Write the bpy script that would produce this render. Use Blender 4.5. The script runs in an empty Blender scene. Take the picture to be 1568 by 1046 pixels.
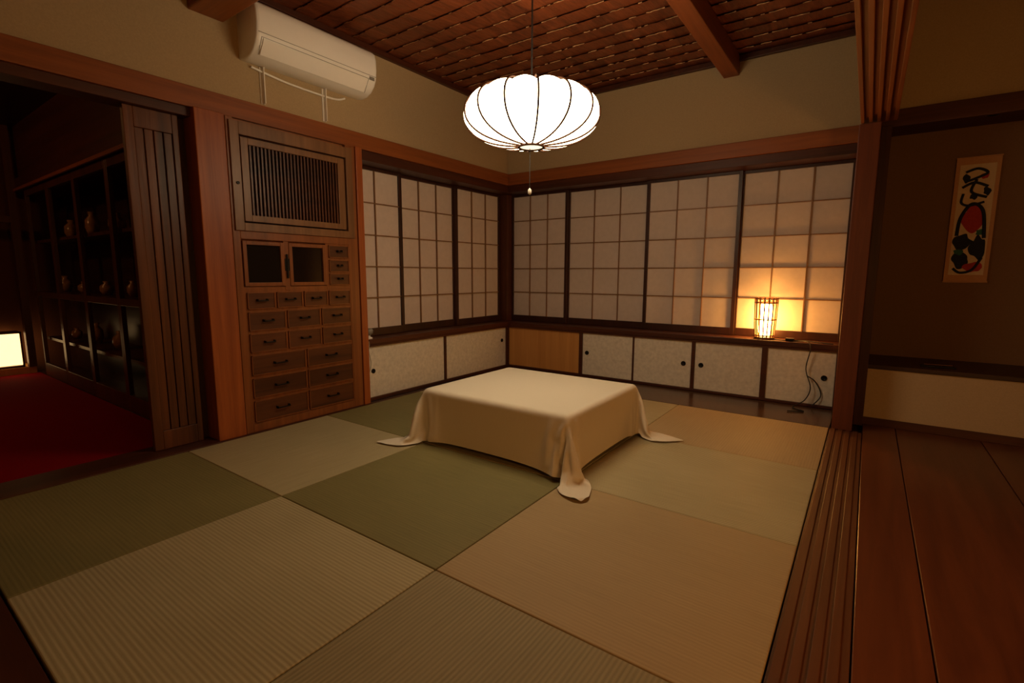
import bpy, bmesh, math, random
from mathutils import Vector, Matrix
random.seed(4)
scene=bpy.context.scene
scene.view_settings.view_transform='Standard'
COL=bpy.context.collection

# ---------------------------------------------------------------- materials
def newmat(name):
    m=bpy.data.materials.new(name); m.use_nodes=True
    nt=m.node_tree; b=nt.nodes["Principled BSDF"]
    return m,nt,b
def ramp(nt,fac,stops):
    r=nt.nodes.new("ShaderNodeValToRGB"); e=r.color_ramp.elements
    e[0].position=stops[0][0]; e[0].color=(*stops[0][1],1)
    e[1].position=stops[-1][0]; e[1].color=(*stops[-1][1],1)
    for p,c in stops[1:-1]:
        x=e.new(p); x.color=(*c,1)
    nt.links.new(fac,r.inputs[0]); return r.outputs[0]
def mapping(nt,scale,loc=(0,0,0)):
    t=nt.nodes.new("ShaderNodeTexCoord"); mp=nt.nodes.new("ShaderNodeMapping")
    nt.links.new(t.outputs["Object"],mp.inputs[0]); mp.inputs["Scale"].default_value=scale; mp.inputs["Location"].default_value=loc
    return mp.outputs[0]
def noise(nt,vec,scale=1,detail=4,rough=.6,dist=0):
    n=nt.nodes.new("ShaderNodeTexNoise"); nt.links.new(vec,n.inputs["Vector"])
    n.inputs["Scale"].default_value=scale; n.inputs["Detail"].default_value=detail; n.inputs["Roughness"].default_value=rough
    n.inputs["Distortion"].default_value=dist
    return n.outputs[0]
def bump(nt,b,h,strength=.3,dist=.01):
    n=nt.nodes.new("ShaderNodeBump"); n.inputs["Strength"].default_value=strength; n.inputs["Distance"].default_value=dist
    nt.links.new(h,n.inputs["Height"]); nt.links.new(n.outputs[0],b.inputs["Normal"])
def wood(name,c1,c2,axis=2,rough=.45,across=38,along=1.6,bs=.15,spec=.4):
    m,nt,b=newmat(name)
    sc=[across]*3; sc[axis]=along
    f=noise(nt,mapping(nt,tuple(sc)),1,5,.65,.6)
    f2=noise(nt,mapping(nt,tuple(s*.22 for s in sc),(3,1,2)),1,2,.5,.8)
    mx=nt.nodes.new("ShaderNodeMath"); mx.operation='ADD'; nt.links.new(f,mx.inputs[0]); nt.links.new(f2,mx.inputs[1])
    hf=nt.nodes.new("ShaderNodeMath"); hf.operation='MULTIPLY'; hf.inputs[1].default_value=.5; nt.links.new(mx.outputs[0],hf.inputs[0])
    nt.links.new(ramp(nt,hf.outputs[0],[(.34,c1),(.66,c2)]),b.inputs["Base Color"])
    b.inputs["Roughness"].default_value=rough; b.inputs["Specular IOR Level"].default_value=spec
    bump(nt,b,f,bs,.004); return m
def plain(name,c,rough=.6,var=.08,scale=60,bs=.05,metal=0,spec=.4):
    m,nt,b=newmat(name)
    f=noise(nt,mapping(nt,(1,1,1)),scale,4,.6)
    lo=tuple(x*(1-var) for x in c); hi=tuple(min(1,x*(1+var)) for x in c)
    nt.links.new(ramp(nt,f,[(.3,lo),(.7,hi)]),b.inputs["Base Color"])
    b.inputs["Roughness"].default_value=rough; b.inputs["Metallic"].default_value=metal; b.inputs["Specular IOR Level"].default_value=spec
    if bs: bump(nt,b,f,bs,.003)
    return m
def emis(name,c,s,base=(.8,.8,.8)):
    m,nt,b=newmat(name)
    b.inputs["Base Color"].default_value=(*base,1); b.inputs["Roughness"].default_value=.8
    f=noise(nt,mapping(nt,(1,1,1)),40,3,.6)
    nt.links.new(ramp(nt,f,[(.3,tuple(x*.95 for x in c)),(.7,c)]),b.inputs["Emission Color"])
    b.inputs["Emission Strength"].default_value=s
    return m
def tatami(name,c1,c2,axis,stripe):
    m,nt,b=newmat(name)
    w=nt.nodes.new("ShaderNodeTexWave"); w.wave_type='BANDS'; w.bands_direction='XYZ'[axis]
    nt.links.new(mapping(nt,(1,1,1)),w.inputs["Vector"]); w.inputs["Scale"].default_value=22; w.inputs["Distortion"].default_value=.25
    w.inputs["Detail"].default_value=2; w.inputs["Detail Scale"].default_value=3
    sc=[4,4,4]; sc[axis]=160
    f=noise(nt,mapping(nt,tuple(sc)),1,4,.7)
    f2=noise(nt,mapping(nt,(2,2,2)),1,2,.5)
    a=nt.nodes.new("ShaderNodeMath"); a.operation='MULTIPLY_ADD'; a.inputs[1].default_value=stripe
    nt.links.new(w.outputs["Fac"],a.inputs[0]); 
    h=nt.nodes.new("ShaderNodeMath"); h.operation='MULTIPLY_ADD'; h.inputs[1].default_value=.55
    nt.links.new(f,h.inputs[0]); 
    k=nt.nodes.new("ShaderNodeMath"); k.operation='MULTIPLY_ADD'; k.inputs[1].default_value=.25; k.inputs[2].default_value=(.38-stripe)*.5; nt.links.new(f2,k.inputs[0])
    nt.links.new(k.outputs[0],h.inputs[2]); nt.links.new(h.outputs[0],a.inputs[2])
    nt.links.new(ramp(nt,a.outputs[0],[(.25,c1),(.85,c2)]),b.inputs["Base Color"])
    b.inputs["Roughness"].default_value=.62; b.inputs["Specular IOR Level"].default_value=.3
    bump(nt,b,w.outputs["Fac"],.7*stripe,.003); return m

M_post =wood("cedar_post_wood",(.22,.052,.012),(.42,.115,.025),2)
M_postR=wood("aged_post_wood",(.09,.022,.009),(.18,.044,.016),2)  # right post: its weak lighting is put into a darker wood colour
M_beamX=wood("beam_wood_x",(.17,.048,.012),(.32,.095,.022),0)
M_beamY=wood("beam_wood_y",(.17,.048,.012),(.32,.095,.022),1)
M_cb=wood("ceiling_beam_wood",(.15,.036,.010),(.27,.07,.017),1)
M_darkX=wood("dark_wood_x",(.04,.011,.005),(.09,.023,.008),0)
M_darkY=wood("dark_wood_y",(.04,.011,.005),(.09,.023,.008),1)
M_darkZ=wood("dark_wood_z",(.04,.011,.005),(.09,.023,.008),2)
M_blackZ=wood("aged_black_wood",(.016,.006,.004),(.05,.018,.009),2,.35)
M_blackX=wood("aged_black_wood_x",(.016,.006,.004),(.05,.018,.009),0,.35)
M_cabZ=wood("display_cabinet_wood",(.04,.014,.007),(.11,.038,.015),2,.35)
M_kum=wood("shoji_lattice_wood",(.17,.085,.04),(.28,.15,.075),2)
M_sash=wood("shoji_sash_wood",(.024,.008,.005),(.05,.015,.008),2,.4)
M_tan =wood("tansu_carcass_wood",(.15,.047,.013),(.28,.092,.025),2,.38)
M_tanF=wood("tansu_front_wood",(.055,.018,.007),(.13,.041,.013),1,.38)
M_tanD=wood("tansu_door_frame_wood",(.13,.06,.024),(.25,.12,.047),2,.4)
M_plank=wood("plank_door_wood",(.05,.016,.006),(.19,.06,.017),2,.38,26,1.1,.3)
M_floorR=wood("polished_plank_floor",(.085,.023,.010),(.20,.058,.021),1,.30,16,1.0,.08,.5)
M_thr =wood("threshold_wood",(.09,.030,.011),(.17,.056,.019),1,.45)
M_strip=wood("dark_floor_strip",(.06,.028,.013),(.12,.055,.026),0,.22,26,1.2,.05,.6)
M_ply =wood("light_panel_wood",(.50,.23,.065),(.64,.32,.10),2,.45,50,1.2,.05)
M_ceil=wood("ceiling_bark_board",(.075,.018,.007),(.25,.062,.019),1,.36,50,7,1.0,.5)
M_ceiledge=plain("ceiling_board_edge",(.66,.34,.17),.5,.75,26,.4)  # paler than the boards: light on the lap edges put into the colour
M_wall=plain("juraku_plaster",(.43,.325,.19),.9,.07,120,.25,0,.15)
M_wallT=plain("alcove_plaster",(.22,.125,.066),.9,.07,120,.25,0,.15)  # shadow inside the alcove put into a darker plaster colour
M_panel=plain("alcove_panel_plaster",(.52,.40,.25),.9,.05,120,.2,0,.15)
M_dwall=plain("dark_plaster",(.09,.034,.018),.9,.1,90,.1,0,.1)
M_paper=plain("shoji_paper",(.63,.55,.51),.85,.04,22,.04,0,.2)
M_fus =plain("fusuma_paper",(.70,.66,.58),.7,.12,34,.05,0,.2)
M_cloth=plain("linen_tablecloth",(.76,.69,.56),.88,.03,300,.08,0,.15)
M_carpet=plain("red_carpet",(.24,.0025,.007),.95,.2,200,.5,0,.05)
M_ac  =plain("white_plastic",(.84,.83,.79),.25,.01,20,0,0,.5)
M_acd =plain("grey_plastic",(.25,.24,.22),.4,.03,20,0)
M_blk =plain("black_metal",(.012,.011,.010),.4,.1,40,0,.6)
M_dark=plain("dark_void",(.006,.005,.004),.5,.1,30,0,0,.2)
M_cord=plain("black_cord",(.015,.013,.012),.5,.1,40,0)
M_cordw=plain("beige_cord",(.45,.40,.32),.5,.05,40,0)
M_rib =plain("lantern_rib",(.035,.014,.007),.8,.1,40,0,0,.05)
M_pot=plain("glazed_pottery",(.30,.16,.08),.25,.3,30,0)
M_glass,nt,b=newmat("dark_glass"); b.inputs["Base Color"].default_value=(.012,.008,.006,1); b.inputs["Roughness"].default_value=.08
M_lant=emis("lantern_paper",(1,.765,.465),12.8)
M_ring=emis("lantern_ring_paper",(1,.80,.52),1.6)
M_bulb=emis("sill_lamp_shade",(1,.43,.085),85)
M_flamp=emis("floor_lamp_paper",(1,.60,.24),2.6)
M_bamboo=wood("bamboo_slat",(.10,.034,.010),(.20,.075,.022),2)
LT=((.28,.235,.125),(.52,.45,.265)); DK=((.13,.115,.042),(.28,.245,.10)); TN=((.31,.225,.115),(.49,.365,.195)); MD=((.20,.17,.09),(.38,.32,.18))  # light and dark tones hold the sheen of the weave direction as colour
TM={}
def tat(key,c,axis,st):
    TM[key]=tatami("tatami_%d_%d"%key,c[0],c[1],axis,st)
tat((0,0),DK,1,.12); tat((0,1),LT,0,.15); tat((0,2),DK,1,.10); tat((0,3),LT,0,.15)
tat((1,0),LT,1,.26); tat((1,1),DK,1,.10); tat((1,2),LT,0,.2); tat((1,3),LT,1,.12)
tat((2,0),MD,0,.26); tat((2,1),TN,1,.12); tat((2,2),LT,1,.36); tat((2,3),TN,0,.10)

# ---------------------------------------------------------------- helpers
def group(name,loc=(0,0,0)):
    e=bpy.data.objects.new(name,None); e.location=loc; e.empty_display_size=.1; COL.objects.link(e); return e
def attach(o,p):
    if p is not None:
        o.parent=p; o.matrix_parent_inverse=Matrix.Translation(-Vector(p.location))
    return o
def meshobj(name,verts,faces,mat,p=None,smooth=False):
    me=bpy.data.meshes.new(name); me.from_pydata(verts,[],faces); me.update()
    if mat: me.materials.append(mat)
    if smooth:
        for f in me.polygons: f.use_smooth=True
    o=bpy.data.objects.new(name,me); COL.objects.link(o); return attach(o,p)
def boxes(name,lst,mat,p=None,bev=0):
    V=[];F=[]
    for lo,hi in lst:
        x0,x1=sorted((lo[0],hi[0]));y0,y1=sorted((lo[1],hi[1]));z0,z1=sorted((lo[2],hi[2]))
        n=len(V)
        V+=[(x0,y0,z0),(x1,y0,z0),(x1,y1,z0),(x0,y1,z0),(x0,y0,z1),(x1,y0,z1),(x1,y1,z1),(x0,y1,z1)]
        F+=[tuple(n+i for i in f) for f in [(0,3,2,1),(4,5,6,7),(0,1,5,4),(1,2,6,5),(2,3,7,6),(3,0,4,7)]]
    o=meshobj(name,V,F,mat,p)
    if bev:
        m=o.modifiers.new("bevel",'BEVEL'); m.width=bev; m.segments=2; m.limit_method='ANGLE'
    return o
def box(name,lo,hi,mat,p=None,bev=0): return boxes(name,[(lo,hi)],mat,p,bev)
def recalc(o):
    bm=bmesh.new(); bm.from_mesh(o.data); bmesh.ops.recalc_face_normals(bm,faces=bm.faces); bm.to_mesh(o.data); bm.free()
def lathe(name,prof,c,mat,p=None,n=32,axis='z'):
    V=[];F=[]
    for r,z in prof:
        for i in range(n):
            a=2*math.pi*i/n
            v=(r*math.cos(a),r*math.sin(a),z)
            if axis=='x': v=(v[2],v[0],v[1])
            if axis=='y': v=(v[0],v[2],v[1])
            V.append((c[0]+v[0],c[1]+v[1],c[2]+v[2]))
    for j in range(len(prof)-1):
        for i in range(n):
            F.append((j*n+i,j*n+(i+1)%n,(j+1)*n+(i+1)%n,(j+1)*n+i))
    F.append(tuple(range(n))[::-1]); F.append(tuple((len(prof)-1)*n+i for i in range(n)))
    o=meshobj(name,V,F,mat,p,True); recalc(o)
    return o
def tube(name,paths,r,mat,p=None,res=3,cyclic=False):
    cu=bpy.data.curves.new(name,'CURVE'); cu.dimensions='3D'; cu.bevel_depth=r; cu.bevel_resolution=res
    for pts in paths:
        s=cu.splines.new('POLY'); s.points.add(len(pts)-1)
        for i,q in enumerate(pts): s.points[i].co=(*q,1)
        s.use_cyclic_u=cyclic
    cu.materials.append(mat); o=bpy.data.objects.new(name,cu); COL.objects.link(o); return attach(o,p)
def smoothpath(pts,n=8):
    out=[]
    P=[Vector(q) for q in pts]; P=[P[0]]+P+[P[-1]]
    for i in range(1,len(P)-2):
        for k in range(n):
            t=k/n; a,b,c,d=P[i-1],P[i],P[i+1],P[i+2]
            out.append(tuple(.5*((2*b)+(-a+c)*t+(2*a-5*b+4*c-d)*t*t+(-a+3*b-3*c+d)*t**3)))
    out.append(tuple(P[-1])); return out

# ---------------------------------------------------------------- camera
cd=bpy.data.cameras.new("camera"); cam=bpy.data.objects.new("camera",cd); COL.objects.link(cam)
cam.location=(3.0177,-1.1397,1.0124)
cam.matrix_world=Matrix.Translation(cam.location)@Matrix.Rotation(math.radians(35.566),4,'Z')@Matrix.Rotation(math.radians(90-7.758),4,'X')@Matrix.Rotation(math.radians(.155),4,'Z')
cd.sensor_width=36; cd.lens=758.12/1568*36; cd.clip_start=.02
scene.camera=cam

# ---------------------------------------------------------------- room shell
ZC=2.70
box("floor",(-.17,-2.6,-.12),(4.9,3.9,-.031),M_darkX)
xs=[-.08,.90,1.88,2.88]; ys=[-.90,0,.905,1.805,2.70]
g=group("tatami_mats",(1.4,.9,0)); k=0
for i in range(3):
    for j in range(4):
        k+=1
        box("mat_%d"%k,(xs[i]+.002,ys[j]+.002,-.03),(xs[i+1]-.002,ys[j+1]-.002,0),TM[(i,j)],g,.004)
box("floor_strip",(-.17,2.703,-.03),(2.88,3.30,0.0),M_strip,group("floor_strip_boards",(1.4,3,0)),.002)
g=group("hallway_floor",(3.9,.5,0))
px=[3.06,3.24,3.66,4.08,4.5,4.88]
boxes("planks",[((px[i]+.002,-2.6,-.03),(px[i+1]-.002,2.95,-.004)) for i in range(5)],M_floorR,g,.003)
g=group("trim_1",(2.97,.9,0))  # grooved threshold
boxes("threshold",[((2.883,-2.5,-.03),(3.058,2.70,-.004))]+[((2.89+.040*i,-2.5,-.01),(2.89+.040*i+.026,2.70,.002)) for i in range(4)],M_thr,g,.002)
box("near_floor",(-.08,-2.6,-.03),(2.88,-.905,-.004),M_darkX,group("near_floor_boards",(1.4,-1.7,0)),.002)
box("left_edge_board",(-.13,.19,-.03),(-.082,2.70,-.002),M_darkY,group("trim_2",(-.1,1,0)))
box("threshold_board",(-.32,-1.1,-.03),(-.082,.187,.004),M_darkY,group("trim_3",(-.2,-.4,0)),.003)

boxes("wall_left",[((-.30,-2.6,1.90),(-.17,3.24,ZC)),((-.30,-2.6,-.03),(-.17,-1.1,1.90)),((-.62,.19,-.03),(-.58,1.36,1.95)),((-.46,1.30,-.03),(-.42,3.5,1.95))],M_wall)
boxes("wall_far",[((-.17,3.24,1.90),(2.95,3.36,ZC)),((-.46,3.50,-.03),(2.95,3.54,1.95))],M_wall)
box("wall_right",(2.89,2.83,-.03),(2.99,3.53,ZC),M_wall)
box("wall_over_opening",(2.93,-2.6,2.01),(3.05,2.83,ZC),M_wall)
boxes("wall_hallway_end",[((3.05,2.99,2.02),(4.9,3.07,ZC)),((2.99,2.83,2.02),(3.05,3.07,ZC))],M_wall)
box("wall_hallway_side",(4.88,-2.6,-.03),(4.98,3.6,ZC),M_wall)
box("wall_near",(-.17,-2.7,-.03),(4.98,-2.6,ZC),M_wall)
box("ceiling_hallway",(3.0,-2.7,ZC),(4.98,3.6,ZC+.05),M_darkY)

# ---- ceiling: lapped rough boards with ragged edges
g=group("ceiling",(1.4,.4,ZC))
box("ceiling_backing",(-.30,-2.7,ZC+.03),(3.0,3.36,ZC+.07),M_darkX,g)
V=[];F=[];EV=[];EF=[]
bw=.15; y=-2.6
while y<3.22:
    n=130; x0,x1=-.17,2.95
    base=len(V); eb=len(EV)
    for i in range(n+1):
        x=x0+(x1-x0)*i/n
        jy=random.uniform(-.003,.003)+.005*math.sin(x*2.1+y*9)+.002*math.sin(x*11+y*31); jz=random.uniform(-.0012,.0012)
        yf=min(y+bw+.01,3.24)
        V+= [(x,y+jy,ZC-.006+jz),(x,yf,ZC+.006)]
        EV+=[(x,y+jy-.0015,ZC-.0068+jz),(x,y+jy-.001,ZC-.0010+jz+random.uniform(-.002,.001))]
    st=random.random()*9
    for i in range(n):
        a=base+2*i; F.append((a,a+1,a+3,a+2))
        if math.sin(i*.9+st)+math.sin(i*.37+st*2)+random.uniform(-.8,.8)>.1:
            a=eb+2*i; EF.append((a,a+2,a+3,a+1))
    y+=bw
meshobj("lapped_boards",V,F,M_ceil,g)
meshobj("board_edges",EV,EF,M_ceiledge,g)  # broken pale strips painted as lit lap edges
boxes("cornice",[((-.17,-2.6,ZC-.045),(-.135,3.24,ZC-.005)),((-.17,3.205,ZC-.045),(2.95,3.24,ZC-.005))],M_darkY,g,.003)
box("ceiling_beam",(1.95,-.0,2.555),(2.065,3.24,ZC),M_cb,group("trim_4",(2,1.6,2.6)),.006)
box("ceiling_beam_cross",(-.17,.22,2.46),(2.93,.41,ZC-.02),M_beamX,group("trim_5",(1.4,.3,2.6)),.008)

# ---- nageshi rails, kamoi, sills
box("rail",(-.19,-2.6,1.935),(-.145,3.24,2.05),M_beamY,group("trim_6",(-.15,.3,2)),.004)
box("rail",(-.145,3.215,1.935),(2.89,3.26,2.05),M_beamX,group("trim_7",(1.4,3.2,2)),.004)
g=group("trim_8",(-.25,2.3,1.9))
box("head_track",(-.40,1.31,1.865),(-.165,3.46,1.935),M_darkY,g,.003)
box("head_track_far",(-.165,3.235,1.865),(2.89,3.46,1.935),M_darkX,g,.003)
box("head_track_left",(-.30,-2.5,1.885),(-.16,.19,1.935),M_darkY,g,.003)
g=group("window_sill",(1.4,3.3,.48))
box("sill_left",(-.42,1.315,.455),(-.145,3.50,.495),M_darkY,g,.004)
box("sill_far",(-.145,3.215,.455),(2.885,3.50,.495),M_darkX,g,.004)
box("corner_post",(-.34,3.315,.495),(-.24,3.43,1.865),M_darkZ,group("corner_post_column",(-.29,3.37,0)),.003)

g=group("trim_9",(2.99,.2,1.95))
boxes("grooved_lintel",[((2.90,-2.5,1.955),(3.08,2.83,2.03))]+[((2.90+.0405*i,-2.5,1.932),(2.90+.0405*i+.018,2.70,1.957)) for i in range(5)],M_beamY,g,.002)
box("post",(2.892,2.705,-.004),(3.005,2.825,1.932),M_postR,group("post_column",(2.95,2.76,0)),.005)
box("post",(-.30,.188,-.004),(-.115,.352,1.935),M_post,group("post_column",(-.15,.27,0)),.005)
box("post",(-.30,1.262,-.004),(-.110,1.318,1.935),M_post,group("post_column",(-.15,1.29,0)),.004)

# ---------------------------------------------------------------- shoji windows
def mpL(s,d,z): return (-.34-d,s,z)
def mpF(s,d,z): return (s,3.42+d,z)
def shoji(name,mp,panels):
    c=mp(sum(panels[0][:2])/2,0,1.1); g=group(name,c)
    for n,(a,b,d,cols) in enumerate(panels):
        z0,z1=.497,1.864; st=.030
        fr=[(mp(a,d-.014,z0),mp(a+st,d+.014,z1)),(mp(b-st,d-.014,z0),mp(b,d+.014,z1)),
            (mp(a+st,d-.014,z0),mp(b-st,d+.014,z0+.062)),(mp(a+st,d-.014,z1-.024),mp(b-st,d+.014,z1))]
        boxes("sash_%d"%n,fr,M_sash,g,.002)
        pa,pb,p0,p1=a+st,b-st,z0+.062,z1-.024
        ku=[]
        for i in range(1,cols):
            s=pa+(pb-pa)*i/cols; ku.append((mp(s-.0042,d-.010,p0),mp(s+.0042,d+.004,p1)))
        for j in range(1,5):
            z=p0+(p1-p0)*j/5; ku.append((mp(pa,d-.009,z-.0042),mp(pb,d+.004,z+.0042)))
        boxes("lattice_%d"%n,ku,M_kum,g)
        box("paper_%d"%n,mp(pa,d+.005,p0),mp(pb,d+.007,p1),M_paper,g)
shoji("window_1",mpL,[(1.322,1.892,.0,2),(1.875,2.61,.032,3),(2.585,3.314,.0,3)])
shoji("window_2",mpF,[(-.25,.462,.0,3),(.44,1.318,.032,3),(1.29,2.105,.0,3),(2.085,2.885,.032,3)])

# ---------------------------------------------------------------- low cabinets below sills
def knob(name,c,ax,p,mat=M_blk,r=.019):
    if ax=='x': lathe(name,[(r,0),(r,.006),(r*.75,.008),(r*.7,.003),(.004,.003)],c,mat,p,20,'x')
    else: lathe(name,[(r,0),(r,-.006),(r*.75,-.008),(r*.7,-.003),(.004,-.003)],c,mat,p,20,'y')
g=group("sliding_door_cabinet",(-.25,2.2,.2))
boxes("frame",[((-.41,1.32,-.004),(-.155,3.24,.022)),((-.41,1.32,.435),(-.155,3.24,.455)),((-.20,2.222,.022),(-.158,2.247,.435))],M_darkY,g,.002)
box("door_near",(-.19,1.322,.022),(-.172,2.222,.435),M_fus,g,.002)
box("door_corner",(-.19,2.247,.022),(-.172,3.20,.435),M_fus,g,.002)
box("corner_stile",(-.19,3.20,.022),(-.155,3.24,.435),M_darkZ,g)
knob("pull_1",(-.172,1.40,.235),'x',g); knob("pull_2",(-.172,3.13,.30),'x',g)
g=group("sliding_door_cabinet",(1.7,3.35,.2))
boxes("frame",[((-.155,3.225,.003),(2.885,3.49,.022)),((-.155,3.225,.435),(2.885,3.49,.455)),((.715,3.228,.022),(.752,3.30,.435)),((1.272,3.232,.022),(1.288,3.26,.435)),((1.812,3.228,.022),(1.842,3.30,.435)),((2.365,3.225,.022),(2.405,3.30,.435)),((2.868,3.225,.022),(2.885,3.30,.435))],M_darkX,g,.002)
box("wood_panel",(-.155,3.245,.022),(.715,3.26,.435),M_ply,g)
for i,(a,b) in enumerate([(.752,1.272),(1.288,1.812),(1.842,2.365),(2.405,2.868)]):
    box("door_%d"%i,(a,3.242,.022),(b,3.26,.435),M_fus,g,.002)
for i,(x,z) in enumerate([(.80,.24),(1.745,.235),(1.895,.235),(2.80,.235)]): knob("pull_%d"%i,(x,3.242,z),'y',g,M_blk,.021)

# ---------------------------------------------------------------- tansu
XT=-.12
def ty(y): return -1.14+(y+1.14)*.984
def tz(z): return 1.012+(z-1.012)*.984
g=group("tansu_chest",(-.22,.8,0))
def T(name,y0,z0,y1,z1,d0,d1,mat,bev=.002): return box(name,(XT+d0,ty(y0),tz(z0)),(XT+d1,ty(y1),tz(z1)),mat,g,bev)
box("carcass",(-.32,.356,-.003),(XT-.03,1.258,1.93),M_tan,g)
boxes("face_frame",[((XT-.03,.356,-.003),(XT,ty(.425),1.93)),((XT-.03,ty(1.215),-.003),(XT,1.258,1.93)),
  ((XT-.03,ty(.425),-.003),(XT,ty(1.215),tz(.035))),((XT-.03,ty(.425),tz(1.225)),(XT,ty(1.215),tz(1.275)))],M_tan,g,.003)
T("upper_door_stile_l",.395,1.275,.45,1.925,-.01,.012,M_tanD); T("upper_door_stile_r",1.21,1.275,1.265,1.925,-.01,.012,M_tanD)
T("upper_door_rail_t",.45,1.85,1.21,1.925,-.01,.012,M_tanD); T("upper_door_rail_b",.45,1.275,1.21,1.325,-.01,.012,M_tanD)
for nm,a in (("inner_l",(.46,1.335,.505,1.84)),("inner_r",(1.145,1.335,1.20,1.84)),("inner_t",(.505,1.80,1.145,1.84)),("inner_b",(.505,1.335,1.145,1.375))):
    T(nm,a[0],a[1],a[2],a[3],-.02,.004,M_tanD)
T("louvre_back",.45,1.325,1.21,1.85,-.029,-.024,M_dark,0)
sl=[]
for i in range(26):
    y=.517+.0245*i; sl.append(((XT-.018,ty(y),tz(1.375)),(XT-.004,ty(y+.0105),tz(1.80))))
boxes("louvre_slats",sl,M_tanF,g)
knob("door_knob",(XT+.012,ty(.425),tz(1.56)),'x',g,M_blk,.009)
for n,(a,b) in enumerate([(.432,.70),(.735,1.015)]):
    z0,z1=.93,1.215; w=.024
    boxes("small_door_%d"%n,[((XT-.02,ty(a),tz(z0)),(XT+.005,ty(a+w),tz(z1))),((XT-.02,ty(b-w),tz(z0)),(XT+.005,ty(b),tz(z1))),
      ((XT-.02,ty(a+w),tz(z0)),(XT+.005,ty(b-w),tz(z0+w))),((XT-.02,ty(a+w),tz(z1-w)),(XT+.005,ty(b-w),tz(z1)))],M_tan,g,.002)
    T("small_glass_%d"%n,a+w,z0+w,b-w,z1-w,-.015,-.010,M_glass,0)
T("latch_plate",.700,1.03,.735,1.11,0,.008,M_blk); T("latch_bar",.711,.98,.722,1.14,.004,.014,M_blk)
T("centre_stile",.70,.90,.735,1.225,-.02,0,M_tan)
T("small_drawer_frame",1.015,.90,1.215,1.225,-.02,-.001,M_tan)
dn=0
def drawer(y0,z0,y1,z1,hw):
    global dn; dn+=1
    T("drawer_%d"%dn,y0+.008,z0,y1-.008,z1,-.01,.004,M_tanF,.003)
    e=.005; a,b,c,d=y0+.008,z0,y1-.008,z1
    boxes("beading_%d"%dn,[((XT+.003,ty(a),tz(b)),(XT+.009,ty(a+e),tz(d))),((XT+.003,ty(c-e),tz(b)),(XT+.009,ty(c),tz(d))),((XT+.003,ty(a),tz(b)),(XT+.009,ty(c),tz(b+e))),((XT+.003,ty(a),tz(d-e)),(XT+.009,ty(c),tz(d)))],M_tan,g)
    yc,zc=(y0+y1)/2,(z0+z1)/2+.004
    boxes("handle_%d"%dn,[((XT+.020,ty(yc-hw),tz(zc-.008)),(XT+.028,ty(yc+hw),tz(zc))),((XT+.003,ty(yc-hw),tz(zc-.008)),(XT+.028,ty(yc-hw)+.006,tz(zc+.008))),((XT+.003,ty(yc+hw)-.006,tz(zc-.008)),(XT+.028,ty(yc+hw),tz(zc+.008)))],M_blk,g,.001)
for z0,z1 in ((1.125,1.215),(1.025,1.110),(.93,1.012)): drawer(1.03,z0,1.212,z1,.02)
rows=[(.785,.89,4),(.645,.765,3),(.505,.625,3),(.355,.485,2),(.205,.335,2),(.045,.185,2)]
for z0,z1,n in rows:
    for i in range(n):
        a=.43+(1.212-.43)*i/n; b=.43+(1.212-.43)*(i+1)/n
        drawer(a,z0,b,z1,.045 if n==2 else .035)
box("drawer_frame",(XT-.028,ty(.425),.03),(XT-.003,ty(1.215),tz(.925)),M_tan,g)

# ---------------------------------------------------------------- plank sliding door + recess
g=group("door_1",(-.22,.01,0))
a,b=-.118,.137; x0,x1=-.235,-.20
boxes("frame",[((x0,a,.006),(x1,a+.045,1.884)),((x0,b-.03,.006),(x1,b,1.884)),((x0,a+.045,.006),(x1,b-.03,.115)),((x0,a+.045,1.78),(x1,b-.03,1.884))],M_plank,g,.003)
boxes("planks",[((x0+.008,a+.046+.0455*i,.115),(x1-.008,a+.046+.0455*(i+1)-.005,1.78)) for i in range(4)],M_plank,g,.003)
box("door_behind",(-.29,-.05,.006),(-.25,.187,1.884),M_blackZ,g)

# ---------------------------------------------------------------- air conditioner
g=group("air_conditioner",(-.06,.92,2.42))
prof=[(-.17,2.285),(-.17,2.575),(-.02,2.575),(.018,2.568),(.040,2.548),(.050,2.51),(.052,2.44),(.044,2.38),(.022,2.335),(-.015,2.30),(-.06,2.280),(-.12,2.275)]
V=[];F=[]
Y=[(.490,.94),(.497,.985),(.51,1.0),(1.33,1.0),(1.343,.985),(1.35,.94)]
cx,cz=-.09,2.43
for y,s in Y:
    for x,z in prof: V.append((-.17 if x==-.17 else cx+(x-cx)*s,y,cz+(z-cz)*s))
n=len(prof)
for j in range(len(Y)-1):
    for i in range(n): F.append((j*n+i,j*n+(i+1)%n,(j+1)*n+(i+1)%n,(j+1)*n+i))
F.append(tuple(range(n))); F.append(tuple((len(Y)-1)*n+i for i in range(n))[::-1])
o=meshobj("body",V,F,M_ac,g,True); recalc(o)
m=o.modifiers.new("es",'EDGE_SPLIT'); m.split_angle=math.radians(50)
meshobj("flap",[(.041,.53,2.362),(.041,1.27,2.362),(-.012,1.27,2.291),(-.012,.53,2.291),(.047,.53,2.366),(.047,1.27,2.366),(-.006,1.27,2.288),(-.006,.53,2.288)],[(0,1,2,3),(7,6,5,4),(0,4,5,1),(3,2,6,7),(0,3,7,4),(1,5,6,2)],M_ac,g)
tube("seams",[[(.048,.50,2.395),(.048,1.34,2.395)],[(.044,.52,2.372),(.044,1.28,2.372)],[(.044,1.28,2.372),(-.008,1.28,2.287)],[(.044,.52,2.372),(-.008,.52,2.287)]],.0016,M_acd,g)
box("indicator_panel",(.046,1.285,2.366),(.049,1.325,2.388),M_acd,g)
for i,y in enumerate((.62,1.055)):
    boxes("bracket_%d"%i,[((-.17,y-.014,2.065),(-.163,y+.014,2.28)),((-.168,y-.003,2.065),(-.135,y+.003,2.28))],M_ac,g,.001)
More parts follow.
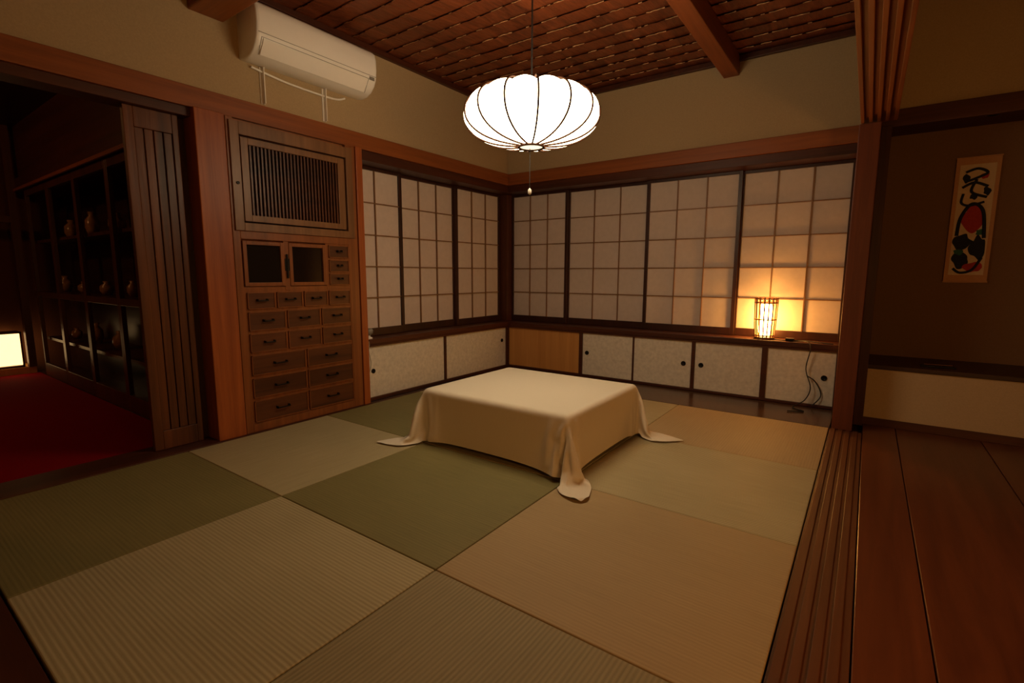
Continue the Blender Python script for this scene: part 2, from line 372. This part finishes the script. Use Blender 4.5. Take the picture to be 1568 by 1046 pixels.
tube("pipe",[smoothpath([(-.155,.55,2.262),(-.155,.8,2.235),(-.155,1.12,2.232),(-.155,1.22,2.26)])],.007,M_ac,g)

# ---------------------------------------------------------------- pendant lantern
LC=Vector((1.506,1.145,1.836)); RR=.350; HB=.132; NR=14
g=group("pendant_lantern",LC)
def lprof(ph):
    c,s=math.cos(ph),math.sin(ph)
    e=.58 if s>0 else .80
    r=RR*(abs(c)**e); z=(HB if s>0 else HB*1.15)*(abs(s)**.95)*(1 if s>0 else -1)
    return r,z
PH0,PH1=-math.pi/2*.95,math.pi/2*.97
V=[];F=[];nu=NR*12;nv=34
for j in range(nv+1):
    ph=PH0+(PH1-PH0)*j/nv
    r,z=lprof(ph); q=abs(z)/HB
    for i in range(nu):
        th=2*math.pi*i/nu; w=abs(math.sin(NR*th/2))**.8
        k=.985+.03*w
        zz=z-(math.copysign(.020,z)*(1-w)*q*min(1,r/.12))
        V.append((LC.x+r*k*math.cos(th),LC.y+r*k*math.sin(th),LC.z+zz))
for j in range(nv):
    for i in range(nu): F.append((j*nu+i,j*nu+(i+1)%nu,(j+1)*nu+(i+1)%nu,(j+1)*nu+i))
meshobj("paper_shade",V,F,M_lant,g,True)
ribs=[]
for q in range(NR):
    th=2*math.pi*q/NR; path=[]
    for j in range(29):
        ph=PH0+(PH1-PH0)*j/28
        r,z=lprof(ph); r=r*1.0+.006
        path.append((LC.x+r*math.cos(th),LC.y+r*math.sin(th),LC.z+z))
    ribs.append(path)
tube("ribs",ribs,.0048,M_rib,g)
tube("bottom_ring",[[(LC.x+.066*math.cos(t*math.pi/16),LC.y+.066*math.sin(t*math.pi/16),LC.z-HB*1.15-.006) for t in range(32)]],.006,M_rib,g,3,True)
lathe("bottom_cap",[(.003,-HB*1.15-.012),(.03,-HB*1.15-.01),(.060,-HB*1.15-.004),(.060,-HB*1.15+.004)],LC,M_ring,g,24)
lathe("top_cap",[(.07,HB-.012),(.07,HB+.004),(.03,HB+.012),(.006,HB+.03)],LC,M_rib,g,24)
tube("cord",[[(LC.x,LC.y,LC.z+HB),(LC.x,LC.y,ZC-.04)]],.0045,M_cord,g)
lathe("ceiling_rose",[(.045,0),(.045,.02),(.02,.035)],(LC.x,LC.y,ZC-.05),M_cord,g,24)
ZB=LC.z-HB*1.15
tube("pull_cord",[[(LC.x-.008,LC.y,ZB),(LC.x-.008,LC.y,ZB-.225)]],.0018,M_cord,g)
lathe("pull_bead",[(.002,-.035),(.009,-.03),(.0095,-.01),(.002,0)],(LC.x-.008,LC.y,ZB-.215),M_fus,g,12)

# ---------------------------------------------------------------- sill lamp
SX,SY,SZ=2.36,3.312,.495
g=group("bamboo_table_lamp",(SX,SY,SZ))
lathe("base",[(.075,0),(.075,.016),(.06,.02)],(SX,SY,SZ),M_bamboo,g,28)
lathe("inner_shade",[(.040,.03),(.045,.06),(.045,.25),(.04,.28)],(SX,SY,SZ),M_bulb,g,24)
sl=[]
for i in range(16):
    t=2*math.pi*i/16; sl.append([(SX+.070*math.cos(t),SY+.070*math.sin(t),SZ+.016),(SX+.078*math.cos(t),SY+.078*math.sin(t),SZ+.13),(SX+.084*math.cos(t),SY+.084*math.sin(t),SZ+.335)])
tube("slats",sl,.0052,M_bamboo,g,1)
for k,(r,z) in enumerate(((.072,.03),(.079,.16),(.084,.295),(.086,.325))):
    tube("hoop_%d"%k,[[(SX+r*math.cos(t*math.pi/18),SY+r*math.sin(t*math.pi/18),SZ+z) for t in range(36)]],.005,M_bamboo,g,2,True)
g=group("power_cord",(2.6,3.2,.4))
tube("cord",[smoothpath([(2.42,3.30,.500),(2.52,3.26,.500),(2.60,3.28,.500),(2.68,3.215,.503),(2.70,3.19,.45),(2.68,3.20,.30),(2.72,3.19,.16),(2.69,3.18,.06),(2.62,3.12,.006),(2.70,3.04,.006),(2.60,2.98,.006)]),
   smoothpath([(2.55,3.30,.500),(2.64,3.33,.500),(2.76,3.27,.500),(2.84,3.24,.500)]),
   smoothpath([(2.69,3.19,.25),(2.75,3.22,.20),(2.79,3.225,.10),(2.74,3.2,.02)])],.004,M_cord,g)
box("plug",(2.52,3.24,.496),(2.58,3.29,.520),M_blk,g,.005)
g=group("night_light",(-.17,1.37,.5))  # small grey sensor on the sill, gives no light
lathe("foot",[(.028,0),(.028,.012),(.01,.02),(.01,.035)],(-.19,1.385,.495),M_ac,g,20)
lathe("head",[(.012,.03),(.032,.045),(.034,.07),(.022,.085)],(-.19,1.385,.495),M_acd,g,20)
tube("cord",[smoothpath([(-.17,1.36,.50),(-.14,1.345,.47),(-.14,1.34,.40),(-.145,1.36,.30),(-.155,1.335,.20)])],.003,M_cordw,g)

# ---------------------------------------------------------------- low table with cloth
tx0,tx1,ty0,ty1,th=.905,1.885,.915,1.775,.33
g=group("low_table",(1.4,1.35,0))
box("table_top",(tx0+.01,ty0+.01,th-.035),(tx1-.01,ty1-.01,th-.005),M_tanF,g,.004)
boxes("apron",[((tx0+.05,ty0+.05,th-.10),(tx1-.05,ty0+.07,th-.035)),((tx0+.05,ty1-.07,th-.10),(tx1-.05,ty1-.05,th-.035)),((tx0+.05,ty0+.07,th-.10),(tx0+.07,ty1-.07,th-.035)),((tx1-.07,ty0+.07,th-.10),(tx1-.05,ty1-.07,th-.035))],M_tanF,g)
boxes("legs",[((x,y,0),(x+.05,y+.05,th-.035)) for x in (tx0+.03,tx1-.08) for y in (ty0+.03,ty1-.08)],M_tanF,g,.003)
colb=box("tmp_col",(tx0,ty0,-.05),(tx1,ty1,th-.006),M_tanF); 
bm=bmesh.new(); bm.from_mesh(colb.data); bmesh.ops.bevel(bm,geom=bm.edges[:],offset=.008,segments=2,affect='EDGES'); bm.to_mesh(colb.data); bm.free()
colf=box("tmp_floor",(-.5,-.5,-.3),(3.2,3.2,0),M_tanF)
for c in (colb,colf):
    c.modifiers.new("col",'COLLISION'); c.collision.thickness_outer=.005; c.collision.cloth_friction=12
hang=.300; x0,x1,y0,y1=tx0-hang,tx1+hang,ty0-hang,ty1+hang
nx,ny=86,80; V=[];F=[]
for j in range(ny+1):
    for i in range(nx+1):
        u=i/nx*2-1; v=j/ny*2-1   # corners cut longer than the sides
        e=1+.11*(abs(u*v))**3
        V.append(((x0+x1)/2+(x1-x0)/2*u*e,(y0+y1)/2+(y1-y0)/2*v*e,th+.004+random.uniform(0,.0012)))
for j in range(ny):
    for i in range(nx):
        a=j*(nx+1)+i; F.append((a,a+1,a+nx+2,a+nx+1))
cl=meshobj("tmp_cloth",V,F,M_cloth)
md=cl.modifiers.new("cloth",'CLOTH'); s=md.settings
s.quality=8; s.mass=.30; s.tension_stiffness=25; s.compression_stiffness=25; s.shear_stiffness=6; s.bending_stiffness=.15; s.air_damping=1.2
md.collision_settings.distance_min=.005; md.collision_settings.collision_quality=3; md.collision_settings.friction=15
md.collision_settings.use_self_collision=True; md.collision_settings.self_distance_min=.005
md.point_cache.frame_start=1; md.point_cache.frame_end=80
scene.frame_start=1; scene.frame_end=80
for f in range(1,81): scene.frame_set(f)
dg=bpy.context.evaluated_depsgraph_get()
me=bpy.data.meshes.new_from_object(cl.evaluated_get(dg)); me.name="tablecloth"
for o in (cl,colb,colf): bpy.data.objects.remove(o,do_unlink=True)
scene.frame_set(1)
for f in me.polygons: f.use_smooth=True
gc=group("tablecloth",(1.4,1.35,.33)); o=bpy.data.objects.new("cloth",me); COL.objects.link(o); attach(o,gc)
sm=o.modifiers.new("sm",'SMOOTH'); sm.iterations=2; sm.factor=.4
sb=o.modifiers.new("ss",'SUBSURF'); sb.levels=1; sb.render_levels=1

# ---------------------------------------------------------------- tokonoma alcove
g=group("tokonoma_alcove",(3.9,3.2,0))
box("front_panel",(3.0,2.955,.05),(4.87,2.99,.385),M_panel,g)
box("kick_board",(3.0,2.953,-.004),(4.87,2.995,.05),M_darkX,g)
box("alcove_floor",(2.99,2.945,.385),(4.87,3.49,.415),M_blackX,g,.003)
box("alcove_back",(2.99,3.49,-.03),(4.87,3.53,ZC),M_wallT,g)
box("alcove_ceiling",(2.99,3.0,2.0),(4.87,3.49,2.03),M_darkX,g)
box("alcove_lintel",(3.0,2.955,1.945),(4.87,2.988,2.05),M_darkX,g,.004)
box("alcove_side_post",(3.006,2.90,-.004),(3.06,2.954,1.945),M_darkZ,g,.002)
lathe("downlight_ring",[(.04,0),(.04,-.006),(.03,-.006),(.028,.0)],(3.56,3.2,2.0),M_blk,g,24)
g=group("incense_tray",(3.43,3.1,.415))
box("tray",(3.34,3.05,.415),(3.52,3.12,.425),M_blk,g,.003)
tube("stick",[[(3.36,3.085,.428),(3.50,3.08,.432)]],.003,M_bamboo,g)
M_scb=plain("scroll_border",(.55,.29,.14),.8,.05,80,0)
M_scp=plain("scroll_paper",(.70,.55,.35),.85,.05,60,0)
M_ink=plain("scroll_ink",(.012,.014,.018),.8,.1,60,0)
M_red=plain("scroll_red",(.42,.035,.02),.8,.1,60,0)
M_grn=plain("scroll_green",(.03,.12,.07),.8,.1,60,0)
g=group("hanging_scroll",(3.55,3.48,1.4))
box("backing",(3.440,3.470,.97),(3.665,3.486,1.795),M_scb,g,.001)
box("picture",(3.462,3.4675,1.015),(3.643,3.4705,1.75),M_scp,g)
boxes("scroll_bars",[((3.436,3.466,.962),(3.669,3.486,.973)),((3.436,3.466,1.792),(3.669,3.486,1.801))],M_scb,g,.003)
def blob(name,cx,cz,pts,mat,yy):
    P=smoothpath([(cx+a,yy,cz+b) for a,b in pts]+[(cx+pts[0][0],yy,cz+pts[0][1])],6)[:-1]
    meshobj(name,P,[tuple(range(len(P)))],mat,g)
def rb(cx,cz,rx,rz,mat,nm,sd,yy=3.4665):
    rnd=random.Random(sd); blob(nm,cx,cz,[(rx*math.cos(t*math.pi/5)*rnd.uniform(.65,1.15),rz*math.sin(t*math.pi/5)*rnd.uniform(.65,1.15)) for t in range(10)],mat,yy)
def stroke(nm,pts,r,mat):
    tube(nm,[smoothpath([(3.5525+a,3.4668,b) for a,b in pts],6)],r,mat,g,1)
rb(3.555,1.40,.065,.095,M_red,"mark_red_a",1)
rb(3.515,1.24,.055,.055,M_ink,"mark_ink_a",2); rb(3.60,1.20,.045,.085,M_ink,"mark_ink_b",3,3.4664)
rb(3.515,1.12,.050,.060,M_ink,"mark_ink_c",4,3.4663); rb(3.585,1.065,.05,.036,M_red,"mark_red_b",5,3.4662)
rb(3.545,1.54,.025,.022,M_ink,"mark_ink_d",7); rb(3.60,1.30,.025,.025,M_grn,"mark_green_a",9,3.4661); rb(3.50,1.17,.03,.02,M_grn,"mark_green_b",11,3.4660)
rb(3.50,1.66,.022,.03,M_ink,"mark_ink_e",12); rb(3.59,1.67,.025,.022,M_red,"mark_red_c",13,3.4659); rb(3.61,1.57,.02,.03,M_ink,"mark_ink_f",15)
stroke("stroke_a",[(-.06,1.70),(0,1.72),(.05,1.69),(.0,1.66),(-.05,1.64)],.009,M_ink)
stroke("stroke_b",[(-.07,1.60),(-.01,1.63),(.06,1.60)],.009,M_ink)
stroke("stroke_c",[(.0,1.65),(-.02,1.57),(.06,1.53)],.009,M_ink)
stroke("stroke_d",[(-.06,1.56),(-.065,1.50),(-.02,1.48),(.05,1.50)],.008,M_ink)
stroke("stroke_e",[(-.07,1.28),(-.06,1.40),(-.01,1.49),(.05,1.44),(.07,1.26)],.011,M_ink)
stroke("stroke_f",[(-.07,1.06),(-.03,1.03),(.03,1.05),(.07,1.13)],.009,M_ink)

# ---------------------------------------------------------------- adjoining dark room
g=group("red_carpet",(-2,-1,0)); box("carpet",(-3.88,-2.58,-.029),(-.322,.115,-.006),M_carpet,g)
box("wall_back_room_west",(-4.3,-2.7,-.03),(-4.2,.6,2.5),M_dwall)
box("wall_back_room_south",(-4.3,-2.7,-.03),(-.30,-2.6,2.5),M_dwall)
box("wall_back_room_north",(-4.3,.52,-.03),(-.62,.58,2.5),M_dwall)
box("ceiling_back_room",(-4.3,-2.7,2.42),(-.30,.6,2.47),M_blackX)
box("floor_back_room",(-4.3,-2.7,-.12),(-.17,.6,-.031),M_blackX)
g=group("display_cabinet",(-2.2,.3,0))
box("lintel",(-4.2,.10,1.82),(-.60,.50,1.92),M_darkX,g); box("lintel_edge",(-4.2,.085,1.80),(-.60,.10,1.825),M_beamX,g)
box("upper_wall",(-4.2,.14,1.92),(-.60,.50,2.42),M_darkX,g)
box("cabinet_back",(-4.2,.48,-.03),(-.62,.51,1.82),M_blackX,g)
boxes("shelves",[((-3.7,.17,z),(-.62,.48,z+.025)) for z in (.35,.80,1.30)],M_cabZ,g)
fr=[]
X=[-.62,-1.38,-2.14,-2.90,-3.66]
for i in range(4):
    a,b=X[i+1],X[i]; w=.035
    fr+=[((a,.12,-.006),(a+w,.15,1.80)),((b-w,.12,-.006),(b,.15,1.80)),((a+w,.12,-.006),(b-w,.15,.12)),((a+w,.12,.78),(b-w,.15,.83)),((a+w,.12,1.74),(b-w,.15,1.80))]
boxes("door_frames",fr,M_cabZ,g,.002)
rnd=random.Random(3)
for i in range(14):
    x=-.85-.2*i; z=(.375,.825,1.325)[i%3]; r=rnd.uniform(.035,.06); h=rnd.uniform(.10,.22)
    lathe("jar_%d"%i,[(r*.6,0),(r,h*.35),(r*.95,h*.65),(r*.4,h*.85),(r*.5,h)],(x,.30,z),M_pot,g,18)
g=group("raised_alcove_floor",(-4,-1,0)); box("board",(-4.2,-2.5,-.03),(-3.9,.10,.06),M_ply,g,.004)
boxes("alcove_posts",[((-3.95,.04,.06),(-3.87,.10,2.42)),((-3.95,-.75,1.5),(-3.88,.04,1.56))],M_darkZ,g)
g=group("paper_floor_lamp",(-4.02,-.08,.06))
dy=.07
box("shade",(-4.12,-.26+dy,.085),(-3.92,-.06+dy,.40),M_flamp,g,.004)
boxes("frame",[((x,y+dy,.06),(x+.015,y+dy+.015,.42)) for x in (-4.127,-3.928) for y in (-.267,-.068)]+[((-4.127,-.267+dy,.06),(-3.913,-.053+dy,.08)),((-4.127,-.267+dy,.405),(-3.913,-.053+dy,.42))],M_darkZ,g)
g=group("paper_ceiling_lamp",(-2.2,-1.9,2.3))  # unseen lamp, added to brighten the dark adjoining room
lathe("shade",[(.05,.10),(.11,.08),(.13,.03),(.12,-.03),(.05,-.05)],(-2.2,-1.9,2.3),emis("back_room_lamp_glass",(1,.42,.13),34),g,24)
lathe("mount",[(.05,.08),(.05,.12)],(-2.2,-1.9,2.3),M_blk,g,20)

# ---------------------------------------------------------------- hallway standing lamp (behind and beside the camera)
HX,HY=4.10,-.60
g=group("standing_lamp",(HX,HY,0))
lathe("foot",[(.13,0),(.13,.015),(.02,.03),(.012,.06)],(HX,HY,-.004),M_blk,g,24)
tube("stem",[[(HX,HY,.03),(HX,HY,.92)]],.011,M_blk,g)
lathe("shade",[(.10,.90),(.13,.93),(.13,1.16),(.10,1.20)],(HX,HY,0),emis("hall_lamp_paper",(1,.45,.12),36),g,24)

w=bpy.data.worlds.new("world"); scene.world=w; w.use_nodes=True
w.node_tree.nodes["Background"].inputs[0].default_value=(.02,.012,.008,1); w.node_tree.nodes["Background"].inputs[1].default_value=.3
